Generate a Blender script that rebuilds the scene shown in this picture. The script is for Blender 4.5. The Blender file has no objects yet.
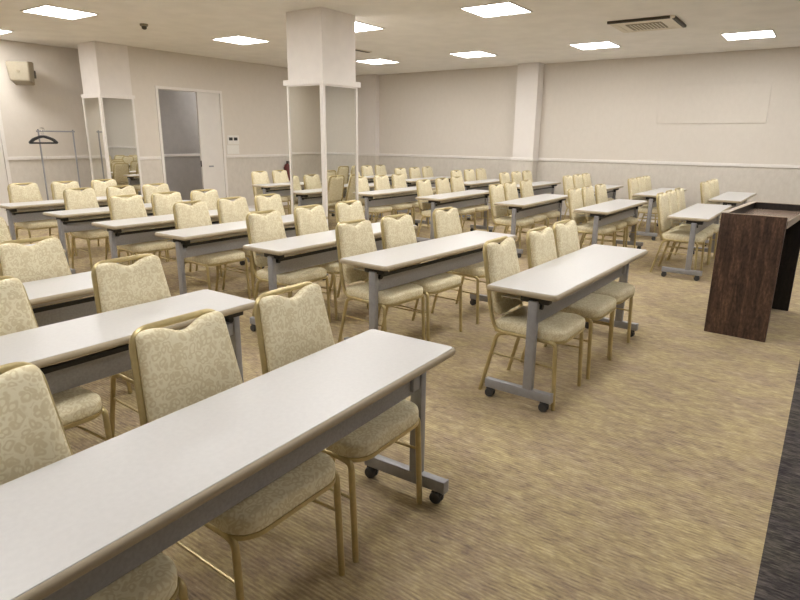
import bpy, bmesh, math, random
from mathutils import Vector, Matrix
random.seed(7)
S = bpy.context.scene
C = S.collection
PI = math.pi

# ------------------------------------------------------------------ materials
def new_mat(name, base, rough=0.5, metal=0.0, spec=None):
    m = bpy.data.materials.new(name); m.use_nodes = True
    nt = m.node_tree; b = nt.nodes['Principled BSDF']
    b.inputs['Base Color'].default_value = (*base, 1)
    b.inputs['Roughness'].default_value = rough
    b.inputs['Metallic'].default_value = metal
    if spec is not None: b.inputs['Specular IOR Level'].default_value = spec
    return m, nt, b
def N(nt, t, **kw):
    n = nt.nodes.new(t)
    for k, v in kw.items():
        if k in n.inputs: n.inputs[k].default_value = v
        else: setattr(n, k, v)
    return n
def ramp(nt, stops):
    r = N(nt, 'ShaderNodeValToRGB')
    e = r.color_ramp.elements
    while len(e) < len(stops): e.new(0.5)
    for i, (p, c) in enumerate(stops):
        e[i].position = p; e[i].color = (*c, 1)
    return r
def coords(nt, kind='Object', scale=(1, 1, 1), rot=(0, 0, 0)):
    t = N(nt, 'ShaderNodeTexCoord'); mp = N(nt, 'ShaderNodeMapping')
    mp.inputs['Scale'].default_value = scale; mp.inputs['Rotation'].default_value = rot
    nt.links.new(t.outputs[kind], mp.inputs['Vector'])
    return mp.outputs['Vector']
def noise(nt, vec, scale, detail=3, rough=0.5, dist=0.0):
    n = N(nt, 'ShaderNodeTexNoise'); n.inputs['Scale'].default_value = scale
    n.inputs['Detail'].default_value = detail; n.inputs['Roughness'].default_value = rough
    n.inputs['Distortion'].default_value = dist
    nt.links.new(vec, n.inputs['Vector']); return n.outputs['Fac']
def mixc(nt, fac, a, b, mode='MIX'):
    m = N(nt, 'ShaderNodeMix', data_type='RGBA', blend_type=mode)
    for s, v in ((0, fac), (6, a), (7, b)):
        if hasattr(v, 'links'): nt.links.new(v, m.inputs[s])
        elif isinstance(v, tuple): m.inputs[s].default_value = (*v, 1)
        else: m.inputs[s].default_value = v
    return m.outputs[2]
def bump(nt, b, h, strength=0.3, dist=0.005):
    n = N(nt, 'ShaderNodeBump'); n.inputs['Strength'].default_value = strength
    n.inputs['Distance'].default_value = dist
    nt.links.new(h, n.inputs['Height']); nt.links.new(n.outputs['Normal'], b.inputs['Normal'])

def carpet(name, c0, c1, c2, c3):
    m, nt, b = new_mat(name, c1, 0.95, spec=0.12)
    fine = noise(nt, coords(nt, 'Object', (95, 17, 1)), 1.0, 5, 0.7)
    mid = noise(nt, coords(nt, 'Object', (26, 9.0, 1)), 1.0, 5, 0.7)
    patch = noise(nt, coords(nt, 'Object', (4.5, 3.0, 1)), 1.0, 6, 0.7)
    r1 = ramp(nt, [(0.34, c0), (0.46, c1), (0.55, c2), (0.66, c3)])
    nt.links.new(fine, r1.inputs['Fac'])
    r2 = ramp(nt, [(0.36, c0), (0.47, c1), (0.54, c2), (0.64, c3)])
    nt.links.new(mid, r2.inputs['Fac'])
    a = mixc(nt, 0.40, r1.outputs['Color'], r2.outputs['Color'])
    r3 = ramp(nt, [(0.38, (0.86, 0.82, 0.87)), (0.60, (1.06, 1.05, 0.94))])
    nt.links.new(patch, r3.inputs['Fac'])
    a = mixc(nt, 1.0, a, r3.outputs['Color'], 'MULTIPLY')
    wv = N(nt, 'ShaderNodeTexWave', wave_type='BANDS', bands_direction='X')
    wv.inputs['Scale'].default_value = 18.0; wv.inputs['Distortion'].default_value = 1.2; wv.inputs['Detail'].default_value = 2
    nt.links.new(coords(nt, 'Object', (1, 1, 1)), wv.inputs['Vector'])
    r4 = ramp(nt, [(0.15, (0.89, 0.88, 0.89)), (0.6, (1.03, 1.03, 1.03))])
    nt.links.new(wv.outputs['Fac'], r4.inputs['Fac'])
    nt.links.new(mixc(nt, 1.0, a, r4.outputs['Color'], 'MULTIPLY'), b.inputs['Base Color'])
    bump(nt, b, wv.outputs['Fac'], 0.3, 0.004)
    return m
M = {}
M['carpet'] = carpet('beige carpet', (0.225, 0.18, 0.14), (0.37, 0.295, 0.19), (0.47, 0.385, 0.24), (0.60, 0.515, 0.35))
M['dark_carpet'] = carpet('charcoal carpet', (0.02, 0.018, 0.02), (0.055, 0.05, 0.05), (0.10, 0.09, 0.085), (0.20, 0.18, 0.16))

def wallpaper(name, h0, h1):
    m, nt, b = new_mat(name, (0.74, 0.68, 0.60), 0.85, spec=0.2)
    g = N(nt, 'ShaderNodeNewGeometry'); sx = N(nt, 'ShaderNodeSeparateXYZ')
    nt.links.new(g.outputs['Position'], sx.inputs[0])
    gt = N(nt, 'ShaderNodeMath', operation='GREATER_THAN'); gt.inputs[1].default_value = 1.12
    nt.links.new(sx.outputs['Z'], gt.inputs[0])
    n = noise(nt, coords(nt, 'Object', (14, 14, 9)), 1.0, 5, 0.7)
    lo = ramp(nt, [(0.35, (0.655, 0.61, 0.55)), (0.65, (0.715, 0.67, 0.61))]); nt.links.new(n, lo.inputs['Fac'])
    hi = ramp(nt, [(0.3, h0), (0.7, h1)]); nt.links.new(n, hi.inputs['Fac'])
    nt.links.new(mixc(nt, gt.outputs[0], lo.outputs['Color'], hi.outputs['Color']), b.inputs['Base Color'])
    f = noise(nt, coords(nt, 'Object', (1, 1, 1)), 160, 2)
    bump(nt, b, f, 0.15, 0.002)
    return m
M['wall'] = wallpaper('wallpaper', (0.725, 0.672, 0.605), (0.755, 0.70, 0.635))
M['wall_white'] = wallpaper('white pillar wallpaper', (0.83, 0.785, 0.745), (0.85, 0.805, 0.77))
def plain(name, col, rough=0.5, metal=0.0, var=0.06, scale=30, spec=None):
    m, nt, b = new_mat(name, col, rough, metal, spec)
    n = noise(nt, coords(nt), scale, 3)
    lo = tuple(c * (1 - var) for c in col); hi = tuple(min(1, c * (1 + var)) for c in col)
    r = ramp(nt, [(0.35, lo), (0.65, hi)]); nt.links.new(n, r.inputs['Fac'])
    nt.links.new(r.outputs['Color'], b.inputs['Base Color'])
    return m
M['ceiling'] = plain('ceiling board', (0.92, 0.895, 0.85), 0.9, var=0.03, scale=3)
M['column'] = plain('white column paint', (0.84, 0.795, 0.76), 0.8, var=0.02, scale=6)
M['rail'] = plain('white moulding', (0.84, 0.80, 0.765), 0.45, var=0.02)
M['top'] = plain('table laminate', (0.60, 0.59, 0.585), 0.36, var=0.02, scale=60)
M['edge'] = plain('table edging', (0.47, 0.40, 0.29), 0.5, var=0.04)
M['steel'] = plain('grey painted steel', (0.35, 0.352, 0.375), 0.42, 0.25, var=0.05)
M['panel'] = plain('grey modesty panel', (0.37, 0.37, 0.395), 0.5, 0.15, var=0.08, scale=90)
M['black'] = plain('black plastic', (0.022, 0.022, 0.024), 0.45, var=0.1)
M['rubber'] = plain('dark caster', (0.045, 0.045, 0.047), 0.55, var=0.15)
M['chrome'] = plain('chrome', (0.75, 0.75, 0.76), 0.15, 1.0, var=0.02)
M['pale_steel'] = plain('pale shelf wire', (0.62, 0.60, 0.57), 0.35, 0.4, var=0.03)
M['gold'] = plain('gold painted tube', (0.53, 0.435, 0.225), 0.34, 0.55, var=0.06, scale=40)
M['speaker'] = plain('yellowed speaker plastic', (0.36, 0.315, 0.235), 0.5, var=0.03)
M['white'] = plain('white plastic', (0.82, 0.80, 0.76), 0.4, var=0.02)
M['cream'] = plain('aged cream plastic', (0.80, 0.74, 0.62), 0.5, var=0.03)
M['door'] = plain('door paint', (0.79, 0.755, 0.72), 0.5, var=0.02, scale=5)
M['dark_red'] = plain('dark red paint', (0.13, 0.022, 0.02), 0.3, var=0.1)
M['louvre'] = plain('dark louvre', (0.055, 0.045, 0.03), 0.6, var=0.1)
M['grille'] = plain('olive grille', (0.30, 0.26, 0.18), 0.6, var=0.12, scale=60)
M['corridor'] = plain('grey corridor wall', (0.44, 0.42, 0.41), 0.85, var=0.03, scale=10)

def fabric():
    m, nt, b = new_mat('cream damask', (0.7, 0.6, 0.42), 0.7, spec=0.3)
    v = coords(nt)
    w = N(nt, 'ShaderNodeTexNoise'); w.inputs['Scale'].default_value = 18; w.inputs['Detail'].default_value = 2
    nt.links.new(v, w.inputs['Vector'])
    ad = N(nt, 'ShaderNodeVectorMath', operation='MULTIPLY_ADD')
    nt.links.new(w.outputs['Color'], ad.inputs[0]); ad.inputs[1].default_value = (0.05, 0.05, 0.05); nt.links.new(v, ad.inputs[2])
    vo = N(nt, 'ShaderNodeTexVoronoi', feature='F1'); vo.inputs['Scale'].default_value = 46
    nt.links.new(ad.outputs[0], vo.inputs['Vector'])
    mu = N(nt, 'ShaderNodeMath', operation='MULTIPLY'); mu.inputs[1].default_value = 11.0
    nt.links.new(vo.outputs['Distance'], mu.inputs[0])
    sn = N(nt, 'ShaderNodeMath', operation='SINE'); nt.links.new(mu.outputs[0], sn.inputs[0])
    r = ramp(nt, [(0.15, (0.71, 0.62, 0.41)), (0.8, (0.83, 0.76, 0.56))])
    hh = N(nt, 'ShaderNodeMath', operation='MULTIPLY_ADD'); hh.inputs[1].default_value = 0.5; hh.inputs[2].default_value = 0.5
    nt.links.new(sn.outputs[0], hh.inputs[0]); nt.links.new(hh.outputs[0], r.inputs['Fac'])
    nt.links.new(r.outputs['Color'], b.inputs['Base Color'])
    bump(nt, b, hh.outputs[0], 0.12, 0.002)
    return m
M['fabric'] = fabric()
def wood(name, a, bcol, c, rough):
    m, nt, b = new_mat(name, a, rough)
    g = noise(nt, coords(nt, 'Object', (26, 26, 3.5)), 1.0, 6, 0.65, 0.6)
    g2 = noise(nt, coords(nt, 'Object', (60, 60, 30)), 1.0, 3, 0.6)
    r = ramp(nt, [(0.30, a), (0.5, bcol), (0.72, c)]); nt.links.new(g, r.inputs['Fac'])
    r2 = ramp(nt, [(0.35, (0.55, 0.5, 0.5)), (0.65, (1.25, 1.2, 1.2))]); nt.links.new(g2, r2.inputs['Fac'])
    nt.links.new(mixc(nt, 1.0, r.outputs['Color'], r2.outputs['Color'], 'MULTIPLY'), b.inputs['Base Color'])
    return m
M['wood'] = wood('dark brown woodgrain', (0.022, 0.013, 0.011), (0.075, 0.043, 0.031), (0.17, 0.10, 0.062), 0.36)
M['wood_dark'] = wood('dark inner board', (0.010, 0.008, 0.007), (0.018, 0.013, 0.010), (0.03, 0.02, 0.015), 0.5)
M['wood_top'] = wood('polished lectern top', (0.22, 0.16, 0.12), (0.27, 0.2, 0.15), (0.32, 0.24, 0.185), 0.22)
M['wood_rim'] = plain('tan laminate rim', (0.36, 0.28, 0.21), 0.4, var=0.05)
m, nt, b = new_mat('mirror glass', (0.80, 0.80, 0.765), 0.015, 1.0); M['mirror'] = m
m, nt, b = new_mat('lamp diffuser', (0.9, 0.9, 0.9), 0.4)
b.inputs['Emission Color'].default_value = (1.0, 0.98, 0.95, 1); b.inputs['Emission Strength'].default_value = 9.0
M['lamp'] = m

# ------------------------------------------------------------------ mesh helpers
def add_box(bm, x0, x1, y0, y1, z0, z1):
    vs = [bm.verts.new((x, y, z)) for z in (z0, z1) for y in (y0, y1) for x in (x0, x1)]
    for f in ((0, 2, 3, 1), (4, 5, 7, 6), (0, 1, 5, 4), (2, 6, 7, 3), (0, 4, 6, 2), (1, 3, 7, 5)):
        bm.faces.new([vs[i] for i in f])
def bx(x0, x1, y0, y1, z0, z1, bevel=0.0, seg=2):
    bm = bmesh.new(); add_box(bm, x0, x1, y0, y1, z0, z1)
    if bevel > 0:
        bmesh.ops.bevel(bm, geom=bm.edges[:], offset=bevel, segments=seg, affect='EDGES', profile=0.5)
    return bm
def add_tube(bm, pts, r, n=10, cap=True, sq=1.0):
    pts = [Vector(p) for p in pts]
    t0 = (pts[1] - pts[0]).normalized()
    ref = Vector((0, 0, 1)) if abs(t0.z) < 0.9 else Vector((0, 1, 0))
    u = (ref - t0 * ref.dot(t0)).normalized()
    rings = []
    for i, p in enumerate(pts):
        if i == 0: t = t0
        elif i == len(pts) - 1: t = (pts[i] - pts[i - 1]).normalized()
        else: t = ((pts[i + 1] - pts[i]).normalized() + (pts[i] - pts[i - 1]).normalized()).normalized()
        u = (u - t * u.dot(t)).normalized(); v = t.cross(u)
        rr = r[i] if isinstance(r, (list, tuple)) else r
        rings.append([bm.verts.new(p + (u * math.cos(a) + v * math.sin(a) * sq) * rr)
                      for a in [2 * PI * k / n for k in range(n)]])
    for a, b_ in zip(rings[:-1], rings[1:]):
        for k in range(n):
            bm.faces.new((a[k], a[(k + 1) % n], b_[(k + 1) % n], b_[k]))
    if cap:
        bm.faces.new(list(reversed(rings[0]))); bm.faces.new(rings[-1])
def tube(pts, r, n=10, sq=1.0):
    bm = bmesh.new(); add_tube(bm, pts, r, n, True, sq); return bm
def round_path(pts, rad, seg=5):
    """polyline with each inner corner replaced by an arc"""
    pts = [Vector(p) for p in pts]; out = [pts[0]]
    for i in range(1, len(pts) - 1):
        p = pts[i]; a = (pts[i - 1] - p); b_ = (pts[i + 1] - p)
        rr = min(rad, a.length * 0.48, b_.length * 0.48)
        s = p + a.normalized() * rr; e = p + b_.normalized() * rr
        for k in range(seg + 1):
            t = k / seg
            out.append(s * (1 - t) ** 2 + p * 2 * t * (1 - t) + e * t ** 2)
    out.append(pts[-1]); return out
def loft(loops, cap0=True, cap1=True):
    bm = bmesh.new(); rs = [[bm.verts.new(p) for p in l] for l in loops]
    n = len(rs[0])
    for a, b_ in zip(rs[:-1], rs[1:]):
        for k in range(n): bm.faces.new((a[k], a[(k + 1) % n], b_[(k + 1) % n], b_[k]))
    if cap0: bm.faces.new(list(reversed(rs[0])))
    if cap1: bm.faces.new(rs[-1])
    return bm
def rrect(hx, hy, r, seg=5, cx=0, cy=0):
    o = []
    for (sx, sy, a0) in ((1, 1, 0), (-1, 1, PI / 2), (-1, -1, PI), (1, -1, 1.5 * PI)):
        for k in range(seg + 1):
            a = a0 + k / seg * PI / 2
            o.append((cx + sx * (hx - r) + r * math.cos(a), cy + sy * (hy - r) + r * math.sin(a)))
    return o
def obj(name, bm, m, parent=None, smooth=True, angle=40, label=None):
    bmesh.ops.recalc_face_normals(bm, faces=bm.faces[:])
    me = bpy.data.meshes.new(name); bm.to_mesh(me); bm.free()
    me.materials.append(M[m] if isinstance(m, str) else m)
    if smooth:
        for p in me.polygons: p.use_smooth = True
        try: me.set_sharp_from_angle(angle=math.radians(angle))
        except Exception: pass
    o = bpy.data.objects.new(name, me); C.objects.link(o)
    if parent: o.parent = parent
    if label: o['label'] = label
    return o
def thing(name, label, cat, loc=(0, 0, 0), rz=0, group=None):
    o = bpy.data.objects.new(name, None); C.objects.link(o)
    o.location = loc; o.rotation_euler = (0, 0, rz); o.empty_display_size = 0.1
    o['label'] = label; o['category'] = cat
    if group: o['group'] = group
    return o
def struct(name, bm, m, parent=None, smooth=False):
    o = obj(name, bm, m, parent, smooth)
    if not parent: o['kind'] = 'structure'
    return o
def copy_tree(o, parent=None):
    c = o.copy(); C.objects.link(c); c.parent = parent
    for ch in list(o.children): copy_tree(ch, c)
    return c

# ------------------------------------------------------------------ room
ZC = 3.0; ZR = 1.12
X0, X1 = -6.5, 9.15
Y0, YB, YR = -4.2, 9.16, 10.4       # front wall, back wall, back of the alcove
YC = -1.06                          # seam between the two carpets
struct('floor', bx(X0, X1, YC, YR + .2, -0.05, 0), 'carpet')
struct('floor_aisle', bx(X0, X1, Y0, YC, -0.05, 0), 'dark_carpet')
struct('ceiling', bx(X0, X1, Y0, YR + .2, ZC, ZC + 0.06), 'ceiling')
struct('wall_right', bx(X1, X1 + .12, Y0 - .1, YR + .3, -.05, ZC + .06), 'wall')
struct('wall_left', bx(X0 - .12, X0, Y0 - .1, YR + .3, -.05, ZC + .06), 'wall')
struct('wall_front', bx(X0, X1, Y0 - .12, Y0, -.05, ZC + .06), 'wall')
# back wall with the double door opening, alcove wall to the left of the mirrored pillar
DX0, DXM, DX1, DZ = 3.69, 4.53, 5.05, 2.34
bm = bmesh.new()
add_box(bm, 3.17, DX0 - .03, YB, YB + .14, 0, ZC)
add_box(bm, DX1 + .03, X1, YB, YB + .14, 0, ZC)
add_box(bm, DX0 - .03, DX1 + .03, YB, YB + .14, DZ + .03, ZC)
struct('wall_back', bm, 'wall')
bm = bmesh.new()
add_box(bm, X0, 3.17, YR - .10, YR + .04, 0, ZC)
add_box(bm, 3.17, 3.29, YB + .14, YR - .10, 0, ZC)
struct('wall_alcove', bm, 'wall')
bm = bmesh.new()
add_box(bm, 3.29, X1, YR + .05, YR + .15, 0, ZC)
struct('wall_corridor', bm, 'corridor')
def rail_bm(x0, x1, y0, y1):
    return bx(x0, x1, y0, y1, ZR - .028, ZR + .028, .006)
struct('trim_1', rail_bm(3.17, DX0 - .06, YB - .02, YB), 'rail')
struct('trim_2', rail_bm(DX1 + .06, X1 - .17, YB - .02, YB), 'rail')
struct('trim_3', rail_bm(X1 - .02, X1, Y0, 4.08), 'rail')
struct('trim_4', rail_bm(X1 - .02, X1, 4.54, 8.3), 'rail')
struct('trim_5', rail_bm(2.12, 3.17, YR - .12, YR - .10), 'rail')
struct('trim_6', rail_bm(X0, 1.1, YR - .12, YR - .10), 'rail')
struct('trim_7', rail_bm(3.29, X1, YR + .03, YR + .05), 'rail')
struct('trim_8', rail_bm(X0, X1, Y0, Y0 + .02), 'rail')
struct('trim_9', rail_bm(X0, X0 + .02, Y0, YR - .1), 'rail')
struct('trim_16', rail_bm(1.5, 2.12, YR - .12, YR - .10), 'rail')
struct('baseboard_right', bx(X1 - .012, X1, Y0, 8.3, 0, .07), 'rail')
struct('baseboard_back', bx(DX1 + .06, X1 - .17, YB - .012, YB, 0, .07), 'rail')
struct('baseboard_front', bx(X0, X1, Y0, Y0 + .012, 0, .07), 'rail')
# pillars on the end wall
PXF = 8.88
struct('wall_pillar', bx(PXF, X1, 4.08, 4.54, 0, ZC, .004), 'wall_white')
struct('trim_10', bx(PXF - .018, X1 - .02, 4.062, 4.558, ZR - .028, ZR + .028, .005), 'rail')
struct('wall_corner', bx(X1 - .16, X1, 8.3, YB, 0, ZC, .004), 'wall_white')
struct('trim_11', bx(X1 - .178, X1, 8.28, YB - .02, ZR - .028, ZR + .028, .005), 'rail')
# free standing column and the back pillar, each clad with mirrors to 2.14 m
CX0, CX1, CY0, CY1 = 2.70, 3.32, 4.18, 4.78
struct('column', bx(CX0, CX1, CY0, CY1, 0, ZC, .004), 'column')
PX0, PX1, PY0, PY1 = 2.60, 3.17, 9.12, 9.68
struct('column_alcove', bx(PX0, PX1, PY0, PY1, 0, ZC, .004), 'column')
MZ = 2.14
def band(x0, x1, y0, y1, z, h, p):
    bm = bmesh.new()
    add_box(bm, x0 - p, x0, y0 - p, y1 + p, z, z + h); add_box(bm, x1, x1 + p, y0 - p, y1 + p, z, z + h)
    add_box(bm, x0, x1, y0 - p, y0, z, z + h); add_box(bm, x0, x1, y1, y1 + p, z, z + h)
    return bm
struct('trim_12', band(CX0, CX1, CY0, CY1, MZ, .065, .045), 'rail')
struct('trim_13', band(PX0, PX1, PY0, PY1, MZ, .05, .03), 'rail')
def mirror(label, axis, pos, a0, a1, w=.045):
    """tall mirror on a column face; axis 'x' faces -X, axis 'y' faces -Y"""
    t = thing('wall_mirror', label, 'mirror', (pos, (a0 + a1) / 2, 0) if axis == 'x' else ((a0 + a1) / 2, pos, 0))
    h = (a1 - a0) / 2
    def sl(u0, u1, d0, d1, z0, z1):
        return (d0, d1, u0, u1, z0, z1) if axis == 'x' else (u0, u1, d0, d1, z0, z1)
    bm = bmesh.new()
    add_box(bm, *sl(-h, -h + w, -.03, 0, .0, MZ)); add_box(bm, *sl(h - w, h, -.03, 0, .0, MZ))
    add_box(bm, *sl(-h + w, h - w, -.03, 0, MZ - w * .5, MZ)); add_box(bm, *sl(-h + w, h - w, -.03, 0, .0, .10))
    obj('frame', bm, 'rail', t, False)
    obj('mirror_glass', bx(*sl(-h + w, h - w, -.016, -.004, .10, MZ - w * .5)), 'mirror', t, False)
    return t
mirror('tall white-framed mirror on the left face of the free-standing column', 'x', CX0, CY0 + .002, CY1, .028)
mirror('tall white-framed mirror on the right face of the free-standing column', 'y', CY0, CX0 - .03, CX1, .035)
mirror('narrow mirror on the left side of the pillar, behind the coat stand', 'x', PX0, PY0 + .002, PY1, .03)
mirror('white-framed mirror on the front of the pillar, left of the doorway', 'y', PY0, PX0 - .03, PX1, .035)
# double door: frame, open leaf way, closed leaf
bm = bmesh.new()
add_box(bm, DX0 - .05, DX0, YB - .02, YB + .16, 0, DZ + .05); add_box(bm, DX1, DX1 + .05, YB - .02, YB + .16, 0, DZ + .05)
add_box(bm, DX0, DX1, YB - .02, YB + .16, DZ, DZ + .05)
struct('trim_14', bm, 'rail')
d1 = struct('door_1', bx(DXM, DX1, YB + .01, YB + .05, .01, DZ, .003), 'door')
struct('door_pull', bx(DXM + .16, DXM + .27, YB + .002, YB + .012,   .92, .95, .003), 'steel', d1)
struct('strike_plate', bx(DXM - .004, DXM + .0, YB + .015, YB + .045, .93, 1.05), 'black', d1)
d2 = struct('door_2', bx(DX0 + .001, DX0 + .04, YB + .165, YB + .90, .01, DZ, .003), 'door')
struct('hinge', bx(DX0 + .005, DX0 + .03, YB + .145, YB + .164, 1.36, 1.48), 'black', d2)
d3 = struct('door_3', bx(.55, 1.44, YR - .13, YR - .10, .01, 2.1, .003), 'door')
struct('door_handle', tube(round_path([(1.38, YR - .13, 1.38), (1.38, YR - .18, 1.38), (1.28, YR - .18, 1.38)], .02), .012), 'chrome', d3)
bm = bmesh.new()
add_box(bm, 1.445, 1.5, YR - .14, YR - .10, 0, 2.16); add_box(bm, .49, .545, YR - .14, YR - .10, 0, 2.16)
add_box(bm, .545, 1.445, YR - .14, YR - .10, 2.105, 2.16)
struct('trim_15', bm, 'rail')
# raised blank panel on the end wall
bm = bx(X1 - .014, X1 - .001, .04, 1.80, 1.82, 2.48, .004)
t = obj('wall_panel', bm, 'wall', None, False)
t['label'] = 'wide blank wall-coloured panel high on the long right wall'; t['category'] = 'panel'

# ------------------------------------------------------------------ ceiling fittings
def make_light():
    t = thing('ceiling_light', '', 'ceiling light')
    bm = bmesh.new(); h = .325; w = .02
    add_box(bm, -h, -h + w, -h, h, -.012, 0); add_box(bm, h - w, h, -h, h, -.012, 0)
    add_box(bm, -h + w, h - w, -h, -h + w, -.012, 0); add_box(bm, -h + w, h - w, h - w, h, -.012, 0)
    obj('frame', bm, 'white', t, False)
    obj('diffuser', bx(-h + w, h - w, -h + w, h - w, -.008, -.001), 'lamp', t, False)
    return t
LIGHTS = [
 (1.14, 7.18, 'square ceiling light at top left, above the coat stand side'),
 (1.12, 9.55, 'ceiling light cut by the left picture edge, near the speaker'),
 (3.82, 6.96, 'square ceiling light left of the free-standing column'),
 (3.90, 4.72, 'square ceiling light half hidden behind the free-standing column'),
 (7.07, 6.75, 'square ceiling light just right of the free-standing column, farthest back'),
 (3.96, 2.53, 'largest square ceiling light, cut at the top edge of the picture'),
 (7.17, 4.62, 'square ceiling light between the column and the end wall pillar'),
 (7.28, 2.44, 'square ceiling light to the left of the air conditioner'),
 (7.47, 0.28, 'square ceiling light to the right of the air conditioner'),
 # same ceiling grid continued out of view to light the room evenly
 (1.0, 4.80, 'square ceiling light overhead above the second block of tables'), (1.0, 2.55, 'square ceiling light overhead above the near aisle'),
 (1.0, .30, 'square ceiling light overhead above the front row'), (4.0, .30, 'square ceiling light overhead above the lectern'),
 (-2.2, 7.0, 'square ceiling light at far left out of the picture'), (-2.2, 4.8, 'square ceiling light above the nearest block rear'),
 (-2.2, 2.55, 'square ceiling light above the nearest block'), (-2.2, .30, 'square ceiling light above the nearest table'),
 (-2.0, 9.2, 'added square ceiling light left of the coat stand, unseen, brightening the alcove'), (6.3, 9.86, 'added square ceiling light, unseen, brightening the corridor behind the doorway'), (1.0, -1.95, 'added unseen square ceiling light above the dark carpet behind the camera'), (4.0, -1.95, 'added unseen square ceiling light above the dark carpet beyond the lectern'),  # unseen lamps added to brighten the alcove wall, corridor and front floor
 (7.3, -1.95, 'added unseen square ceiling light above the far end of the dark carpet'),  # also added to brighten the front floor and mirrors
]
L0 = make_light()
for i, (x, y, lab) in enumerate(LIGHTS):
    o = L0 if i == 0 else copy_tree(L0)
    o.location = (x, y, ZC); o.rotation_euler = (0, 0, .011); o['label'] = lab; o['group'] = 'square ceiling lights in a grid'

def air_con(x, y, label):
    t = thing('air_conditioner', label, 'air conditioner', (x, y, ZC), .02)
    lo = [[(a, b_, 0.0) for a, b_ in rrect(.41, .41, .05)], [(a, b_, -.02) for a, b_ in rrect(.41, .41, .05)],
          [(a, b_, -.032) for a, b_ in rrect(.395, .395, .05)]]
    obj('panel', loft(lo), 'cream', t, True, 30)
    obj('grille', bx(-.22, .22, -.22, .22, -.040, -.031, .002), 'grille', t, False)
    bm = bmesh.new()
    for k in range(9): add_box(bm, -.20, .20, -.2 + k * .045, -.19 + k * .045, -.043, -.040)
    obj('grille_slats', bm, 'cream', t, False)
    for (x0, x1, y0, y1) in ((-.416, -.378, -.36, .40), (-.36, .36, -.416, -.372)):
        obj('air_outlet', bx(x0, x1, y0, y1, -.035, -.004, .004), 'louvre', t, False)
    for (x0, x1, y0, y1) in ((.31, .37, -.28, .28), (-.28, .28, .31, .37)):
        obj('closed_flap', bx(x0, x1, y0, y1, -.038, -.030, .002), 'cream', t, False)
    return t
air_con(5.80, 1.27, 'cream square air conditioner cassette in the ceiling with dark slots')
t = thing('ceiling_vent', 'thin dark ceiling vent slot beside the top of the column', 'vent', (5.80, 6.06, ZC))
obj('frame', bx(-.30, .16, -.06, .06, -.012, 0, .003), 'cream', t, False)
obj('slot', bx(-.28, .14, -.035, .035, -.016, -.010), 'louvre', t, False)
t = thing('smoke_detector', 'small round smoke detector on the ceiling at upper left', 'smoke detector', (2.19, 7.03, ZC))
def lathe(prof, n=20):
    return loft([[(r * math.cos(2 * PI * k / n), r * math.sin(2 * PI * k / n), z) for k in range(n)] for r, z in prof])
obj('base', lathe([(.055, 0), (.055, -.02), (.045, -.03)]), 'grille', t)
obj('sensor_head', lathe([(.035, -.03), (.032, -.06), (.015, -.07)]), 'louvre', t)

# ------------------------------------------------------------------ wall things
t = thing('wall_speaker', 'boxy cream loudspeaker mounted high in the upper left corner', 'speaker', (1.92, YR - .24, 2.30), -.75)
prof = [(-.17, -.09, 0, .01), ]
bm = bmesh.new()
vs = [(-.15, -.06, .0), (.15, -.06, .0), (.15, -.26, .06), (-.15, -.26, .06), (-.17, -.06, .37), (.17, -.06, .37), (.17, -.30, .35), (-.17, -.30, .35)]
vv = [bm.verts.new(p) for p in vs]
for f in ((0, 3, 2, 1), (4, 5, 6, 7), (0, 1, 5, 4), (2, 3, 7, 6), (1, 2, 6, 5), (0, 4, 7, 3)): bm.faces.new([vv[i] for i in f])
bmesh.ops.bevel(bm, geom=bm.edges[:], offset=.012, segments=2, affect='EDGES')
obj('cabinet', bm, 'speaker', t)
obj('badge', bx(-.02, .02, -.292, -.272, .19, .22), 'grille', t, False)
obj('bracket', bx(-.03, .16, -.07, .01, .12, .24, .004), 'louvre', t, False)

t = thing('wall_thermostat', 'pale control plate with two dark displays right of the doorway', 'thermostat', (5.32, YB, 1.38))
obj('plate', bx(-.15, .15, -.012, 0, -.02, .16, .004), 'white', t, False)
for dx in (-.065, .06): obj('display', bx(dx - .045, dx + .045, -.018, -.010, .06, .12, .003), 'black', t, False)
t = thing('wall_sign', 'plain white plate on the wall below the dark displays', 'plate', (5.30, YB, 1.12))
obj('plate', bx(-.16, .16, -.01, 0, .045, .23, .003), 'door', t, False)
obj('rim', bx(-.15, .15, -.013, -.009, .055, .22, .001), 'white', t, False)

t = thing('fire_extinguisher', 'dark red extinguisher hung on the back wall left of the column', 'fire extinguisher', (6.74, YB - .085, .56))
obj('cylinder', lathe([(.055, 0), (.07, .01), (.075, .04), (.075, .30), (.06, .35), (.028, .38)]), 'dark_red', t)
obj('valve', lathe([(.026, .38), (.026, .41), (.014, .42)]), 'black', t)
obj('lever', bx(-.012, .012, -.07, .03, .42, .44, .004), 'black', t)
obj('hose', tube(round_path([(.02, -.02, .40), (.10, -.05, .38), (.092, -.04, .12)], .05), .011, 8), 'black', t)
obj('wall_bracket', bx(-.05, .05, .066, .085, .22, .30), 'chrome', t, False)

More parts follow.
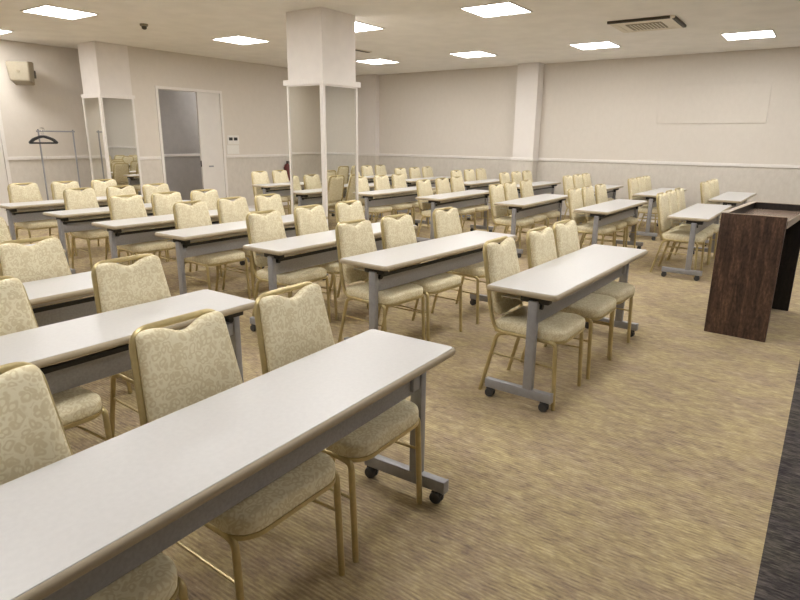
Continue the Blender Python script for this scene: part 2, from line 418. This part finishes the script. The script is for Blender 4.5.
# coat stand in the alcove with its hangers
RX0, RX1, RY, RZ = 1.80, 2.36, 9.72, 1.57
t = thing('coat_rack', 'thin grey metal coat stand in front of the alcove wall', 'coat stand', ((RX0 + RX1) / 2, RY, 0))
h = (RX1 - RX0) / 2
for s in (-1, 1):
    obj('post', tube([(s * h, 0, .09), (s * h, 0, RZ + .03)], .013, 8), 'steel', t)
    f = obj('foot', tube([(s * h, -.22, .075), (s * h, .22, .075)], .014, 8), 'steel', t)
    for q in (-.2, .2):
        obj('caster', lathe([(.02, .0), (.027, .012), (.027, .045), (.012, .064)], 10), 'rubber', f).location = (s * h, q, 0)
obj('rail', tube([(-h - .03, 0, RZ), (h + .03, 0, RZ)], .012, 8), 'steel', t)
obj('lower_rail', tube([(-h, 0, .25), (h, 0, .25)], .009, 8), 'steel', t)
def hanger(x, rz, dz, lab):
    t = thing('clothes_hanger', lab, 'hanger', (x, RY + dz, RZ - .265), rz, 'black clothes hangers on the coat stand')
    obj('shoulder_bar', tube(round_path([(-.21, 0, .075), (-.16, 0, .13), (0, 0, .19), (.16, 0, .13), (.21, 0, .075)], .06), .02, 8, .8), 'black', t)
    obj('trouser_bar', tube([(-.21, 0, .075), (.21, 0, .075)], .014, 8), 'black', t)
    obj('hook', tube([(0, 0, .19), (0, 0, .255)] + [(.026 * math.sin(a) , 0, .293 - .026 * math.cos(a) ) for a in [k * PI / 7 for k in range(0, 10)]], .0045, 6), 'chrome', t)
hanger(RX0 + .04, 0, -.02, 'black hanger at the left end of the coat stand, front one')
hanger(RX0 + .08, 0, .02, 'black hanger on the coat stand rail just behind the front one')

# ------------------------------------------------------------------ lectern
LW, LD, LH = 1.20, .44, .97
a = math.radians(-4)
t = thing('lectern', 'wide dark brown woodgrain lectern with a recessed top, open at the back', 'lectern', (2.29, -.38, 0), a)
# local: x along the front board, y = 0 front board, y = -LD open back
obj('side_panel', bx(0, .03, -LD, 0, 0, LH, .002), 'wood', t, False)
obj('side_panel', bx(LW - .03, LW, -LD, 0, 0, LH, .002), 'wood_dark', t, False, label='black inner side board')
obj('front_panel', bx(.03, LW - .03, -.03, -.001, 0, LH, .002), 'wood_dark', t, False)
obj('worktop', bx(.03, LW - .03, -LD, -.03, LH - .085, LH - .055, .002), 'wood_top', t, False, label='polished reddish brown recessed top')
bm = bmesh.new()
add_box(bm, -.002, .012, -LD, .002, LH, LH + .004); add_box(bm, -.002, LW, -.042, .002, LH + .0005, LH + .0045)
add_box(bm, LW - .03, LW, -LD, -.042, LH, LH + .004)
obj('rim', bm, 'wood_rim', t, False, label='light tan edging along the top')
obj('back_edge', bx(.03, LW - .03, -LD - .006, -LD, LH - .085, LH - .03, .001), 'wood_rim', t, False, label='light tan edging on the rear of the top')

# ------------------------------------------------------------------ flip-top training table
TW, TD, TH = 1.80, .43, .70
def make_table():
    t = thing('training_table', '', 'table')
    # local origin: floor below the centre of the top; front is -Y
    hx, hy = TW / 2, TD / 2
    o = obj('tabletop', loft([[(x, y, TH - .026) for x, y in rrect(hx - .009, hy - .009, .020)],
                              [(x, y, TH - .003) for x, y in rrect(hx - .009, hy - .009, .020)],
                              [(x, y, TH) for x, y in rrect(hx - .011, hy - .011, .019)]]), 'top', t, True, 50)
    prof = [(-.009, -.0012), (-.004, -.004), (-.0005, -.011), (0, -.018), (-.001, -.025), (-.006, -.032), (-.02, -.034)]
    loops = []
    for dx, dz in prof:
        loops.append([(x, y, TH + dz) for x, y in rrect(hx + dx, hy + dx, .024 + dx * .5)])
    obj('edge_band', loft(loops, False, True), 'edge', o, True, 60)
    obj('modesty_panel', bx(-hx + .085, hx - .085, -.068, -.054, .492, .592, .004), 'panel', t, False)
    obj('panel_lip', bx(-hx + .085, hx - .085, -.074, -.052, .588, .610, .002), 'black', t, False)
    bm = bx(-hx + .10, hx - .10, -.062, -.056, .617, .634, .002)
    for yy in (-.03, .03, .09, .15): add_tube(bm, [(-hx + .09, yy, .618), (hx - .09, yy, .618)], .004, 6)
    for k in range(7):
        xx = -hx + .10 + k * (TW - .20) / 6; add_tube(bm, [(xx, -.05, .622), (xx, .16, .622)], .004, 6)
    obj('shelf', bm, 'pale_steel', t)
    obj('front_rail', bx(-hx + .07, hx - .07, -.075, -.05, .650, .662, .003), 'black', t, False)
    for s in (-1, 1):
        x = s * (hx - .052)
        yc = -.065
        lg = obj('leg', bx(x - .019, x + .019, yc - .028, yc + .028, .112, .64, .005), 'steel', t, True, 30)
        obj('flip_bracket', bx(x - s * .075 - .02, x - s * .02 + .02 * s, yc - .085, yc + .085, .625, .669, .006), 'black', lg)
        obj('lock_knob', tube([(x - s * .042, yc - .036, .60), (x - s * .042, yc + .0, .60)], .016, 12), 'black', lg)
        obj('panel_bracket', bx(x - s * .06 - .008, x - s * .019, yc - .02, yc + .02, .51, .575, .004), 'steel', lg)
        ft = obj('foot', bx(x - .02, x + .02, -hy + .005, hy - .008, .060, .116, .006), 'steel', t, True, 30)
        obj('end_cap', bx(x - .021, x + .021, -hy + .001, -hy + .012, .059, .117, .004), 'steel', ft)
        for yy in (-hy + .042, hy - .042):
            bm = bmesh.new()
            add_tube(bm, [(x, yy, .075), (x, yy, .055)], .009, 8)
            for w in (-1, 1):
                add_tube(bm, [(x + w * .006, yy + .005, .028), (x + w * .012, yy + .005, .028), (x + w * .022, yy + .005, .028)], [.027, .028, .024], 14)
            add_tube(bm, [(x - .008, yy + .004, .045), (x + .008, yy + .004, .045)], .024, 12)
            obj('caster', bm, 'rubber', ft)
    return t

# ------------------------------------------------------------------ banquet chair
def make_chair():
    t = thing('banquet_chair', '', 'chair')
    # local: origin on the floor, front is -Y
    def by(z): return .165 + (z - .47) * .215          # lean of the back
    W0, W1, ZT = .200, .166, .908
    fr = [(-.214, -.195, .402), (-W0, .135, .402), (-W0, by(.50), .50), (-W1, by(ZT), ZT),
          (W1, by(ZT), ZT), (W0, by(.50), .50), (W0, .135, .402), (.214, -.195, .402)]
    # large round corners at the top, tight ones at the seat
    p = [Vector(q) for q in fr]
    left = round_path(p[0:4], .055, 5)[:-1]; right = list(reversed([Vector((-q.x, q.y, q.z)) for q in left]))
    arch = round_path([left[-1], p[3], p[4], right[0]], .062, 7)[1:-1]
    obj('back_frame', tube(left + arch + right, .0125, 10), 'gold', t)
    # backrest cushion with the dipped top edge
    zc = .685; hh_b = .19; wT, wB = .165, .193
    pts = []
    top = []
    K = 22
    for k in range(K + 1):
        s = -1 + 2 * k / K
        dip = .034 * math.exp(-(s / .46) ** 2) + .003 * abs(s) ** 3
        top.append((s * (wT - .026), .908 - dip))
    def arc(cx, cz, r, a0, a1, n=5): return [(cx + r * math.cos(a0 + (a1 - a0) * k / n), cz + r * math.sin(a0 + (a1 - a0) * k / n)) for k in range(n + 1)]
    zt = top[0][1] - .026
    pts += arc(-(wT - .026), zt, .026, PI, PI / 2, 4)[:-1] + top + arc(wT - .026, zt, .026, PI / 2, 0, 4)[1:]
    pts += [(wT + (wB - wT) * k / 4, zt + (.56 - zt) * k / 4) for k in range(1, 4)]
    pts += arc(wB - .05, .53, .05, 0, -PI / 2) + arc(-(wB - .05), .53, .05, -PI / 2, -PI)
    pts += [(-(wT + (wB - wT) * k / 4), zt + (.56 - zt) * k / 4) for k in range(3, 0, -1)]
    nrm = Vector((0, -1, .215)).normalized()
    def L(scale, off):
        o = []
        for x, z in pts:
            xx = x * scale; zz = zc + (z - zc) * (1 - (1 - scale) * .95)
            o.append(Vector((xx, by(zz), zz)) + nrm * off)
        return o
    lv = [(.78, -.018), (.88, -.016), (.92, -.010), (.93, .006), (.985, .010), (1.0, .018), (1.0, .026), (.985, .037), (.93, .046), (.82, .050)]
    bm = loft([L(s, o) for s, o in lv])
    obj('backrest', bm, 'fabric', t, True, 60)
    # seat cushion
    SF = -.285; SB = .155
    so = []
    for (sx, sy, a0, r) in ((1, 1, 0, .03), (-1, 1, PI / 2, .03), (-1, -1, PI, .085), (1, -1, 1.5 * PI, .085)):
        hw = .222 if sy < 0 else .202
        for k in range(7):
            an = a0 + k / 6 * PI / 2
            cy = (SB - r) if sy > 0 else (SF + r)
            so.append((sx * (hw - r) + r * math.cos(an), cy + r * math.sin(an)))
    cy = (SF + SB) / 2
    def SL(sc, z): return [(x * sc, cy + (y - cy) * sc, z) for x, y in so]
    bm = loft([SL(.97, .408), SL(.995, .413), SL(1.0, .425), SL(1.0, .448), SL(.985, .459), SL(.93, .468), SL(.80, .474), SL(.45, .477)])
    obj('seat', bm, 'fabric', t, True, 60)
    bm = loft([SL(.955, .392), SL(.985, .392), SL(1.004, .396), SL(1.004, .410), SL(.97, .4115)])
    obj('seat_rim', bm, 'gold', t, True, 40)
    for s in (-1, 1):
        obj('leg', tube(round_path([(s * .214, -.19, .402), (s * .218, -.245, .398), (s * .219, -.262, .0)], .06, 5), .0125, 10), 'gold', t)
        obj('leg', tube(round_path([(s * .200, .06, .398), (s * .199, .125, .385), (s * .202, .22, .0)], .05, 4), .0125, 10), 'gold', t)
        obj('stretcher', tube([(s * .218, -.25, .255), (s * .201, .155, .255)], .006, 8), 'gold', t)
    obj('cross_bar', tube([(-.20, .115, .375), (.20, .115, .375)], .007, 8), 'gold', t)
    return t

# ------------------------------------------------------------------ layout: (block, row) -> left front corner x, y, turn, chair offsets
T = {
 ('A', 1): (-2.797, .034, 1.9, [.34, .965, 1.53]), ('A', 2): (-2.805, 1.219, 0.0, [None, .76, 1.42]),
 ('A', 3): (-2.82, 2.14, 0.0, [None, .88, 1.39]), ('A', 4): (-2.70, 3.42, 0.0, [None, None, 1.47]),
 ('B', 1): (.02, .030, -.9, [.31, .91, 1.37]), ('B', 2): (.062, 1.168, -3.0, [.29, .78, 1.49]),
 ('B', 3): (0, 2.143, 0, [.37, .91, 1.45]), ('B', 4): (-.047, 3.248, .8, [.50, 1.05, 1.55]),
 ('B', 5): (-.074, 4.241, -.6, [.47, .96, 1.40]), ('B', 6): (.008, 5.419, -.4, [.51, 1.02, 1.52]),
 ('B', 7): (.011, 6.666, .2, [.43, .94, 1.47]),
 ('C', 1): (4.194, -.023, .3, [.42, .90, 1.38]), ('C', 2): (4.118, 1.018, -.4, [.44, .95, 1.45]),
 ('C', 3): (4.188, 2.139, 1.0, [.35, .85, 1.42]), ('C', 4): (4.149, 3.38, 1.5, [.475, 1.03, 1.48]),
 ('C', 5): (4.071, 4.499, -.4, [.40, .95, 1.45]), ('C', 6): (4.10, 5.55, 0, [.40, .95, 1.48]),
 ('C', 7): (4.117, 6.82, -.6, [.33, .82, 1.42]),
 ('D', 1): (6.741, -.042, -.6, [.45, .92, 1.36]), ('D', 2): (6.865, 1.049, -1.0, [.42, .90, 1.36]),
 ('D', 3): (6.848, 2.125, 0, [.42, .92, 1.40]), ('D', 4): (6.95, 3.373, .1, [.42, .92, 1.38]),
 ('D', 5): (6.98, 4.46, 0, [.42, .95, 1.45]), ('D', 6): (6.88, 5.75, 0, [.42, .95, 1.45]),
 ('D', 7): (6.80, 7.0, 0, [.42, .95, 1.45]),
}
BLK = {'A': 'nearest left block', 'B': 'second block from left', 'C': 'third block from left', 'D': 'block along right wall'}
ORDN = ['', 'first', 'second', 'third', 'fourth', 'fifth', 'sixth', 'last']
SEAT = ['left', 'middle', 'right']
DY = {('A', 1): .195, ('A', 2): .13, ('A', 3): .15, ('B', 1): .10, ('B', 2): .15, ('B', 3): .17}
def spread(o):
    """keep neighbouring seats apart and clear of the end legs"""
    i = [k for k in range(3) if o[k] is not None]; v = [min(max(o[k], .312), 1.482) for k in i]
    for _ in range(30):
        for a in range(len(v) - 1):
            g = .474 - (v[a + 1] - v[a])
            if g > 0: v[a] -= g / 2; v[a + 1] += g / 2
        v = [min(max(q, .312), 1.482) for q in v]
    r = [None] * 3
    for k, q in zip(i, v): r[k] = q
    return r
table0 = make_table(); chair0 = make_chair(); nt_ = nc_ = 0
for (blk, row), (x, y, rot, offs) in T.items():
    o = table0 if nt_ == 0 else copy_tree(table0); nt_ += 1
    cx, cy, rz = x + TW / 2, y + TD / 2, math.radians(rot)
    o.location = (cx, cy, 0); o.rotation_euler = (0, 0, rz)
    w = ORDN[row]
    o['label'] = 'white-topped training table, %s from the front in the %s' % (w, BLK[blk])
    if (blk, row) == ('A', 1): o['label'] = 'largest white-topped training table in the foreground, nearest the camera'
    if (blk, row) == ('B', 1): o['label'] = 'white training table standing alone in mid picture, both grey legs in view'
    if (blk, row) == ('C', 1): o['label'] = 'white training table directly left of the dark lectern, first in its block'
    o['group'] = 'rows of training tables'
    for k, ox in enumerate(spread(offs)):
        if ox is None: continue
        c = chair0 if nc_ == 0 else copy_tree(chair0); nc_ += 1
        dy = DY.get((blk, row), .18) + random.uniform(-.015, .015)
        l = Vector((ox - TW / 2, TD / 2 + dy - .26, 0)); l.rotate(Matrix.Rotation(rz, 3, 'Z'))
        c.location = (cx + l.x, cy + l.y, 0); c.rotation_euler = (0, 0, rz + random.uniform(-.02, .02))
        c['label'] = 'cream brocade chair, %s seat at the %s table of the %s' % (SEAT[k], w, BLK[blk])
        c['group'] = 'cream banquet chairs behind the tables'

# ------------------------------------------------------------------ camera, world
cam = bpy.data.cameras.new('camera'); co = bpy.data.objects.new('camera', cam); C.objects.link(co)
r_ = Vector((0.5846082844755986, -0.8112564574707685, 0.009803771441487977))
u_ = Vector((0.20714620358307367, 0.16093536955905491, 0.9649820000297928))
f_ = Vector((0.7844256523492953, 0.5621056575523489, -0.26213283976645174))
mt = Matrix((r_, u_, -f_)).transposed().to_4x4(); mt.translation = Vector((-2.9500878, -1.0531425, 1.5012282))
co.matrix_world = mt
cam.sensor_width = 36; cam.lens = 592.386 * 36 / 800; cam.clip_start = .05
S.camera = co
w = bpy.data.worlds.new('world'); S.world = w; w.use_nodes = True
w.node_tree.nodes['Background'].inputs['Color'].default_value = (.9, .87, .82, 1)
w.node_tree.nodes['Background'].inputs['Strength'].default_value = .0
S.view_settings.view_transform = 'Standard'; S.view_settings.look = 'None'
S.view_settings.gamma = 1; S.view_settings.use_curve_mapping = False
S.view_settings.exposure = 1.5
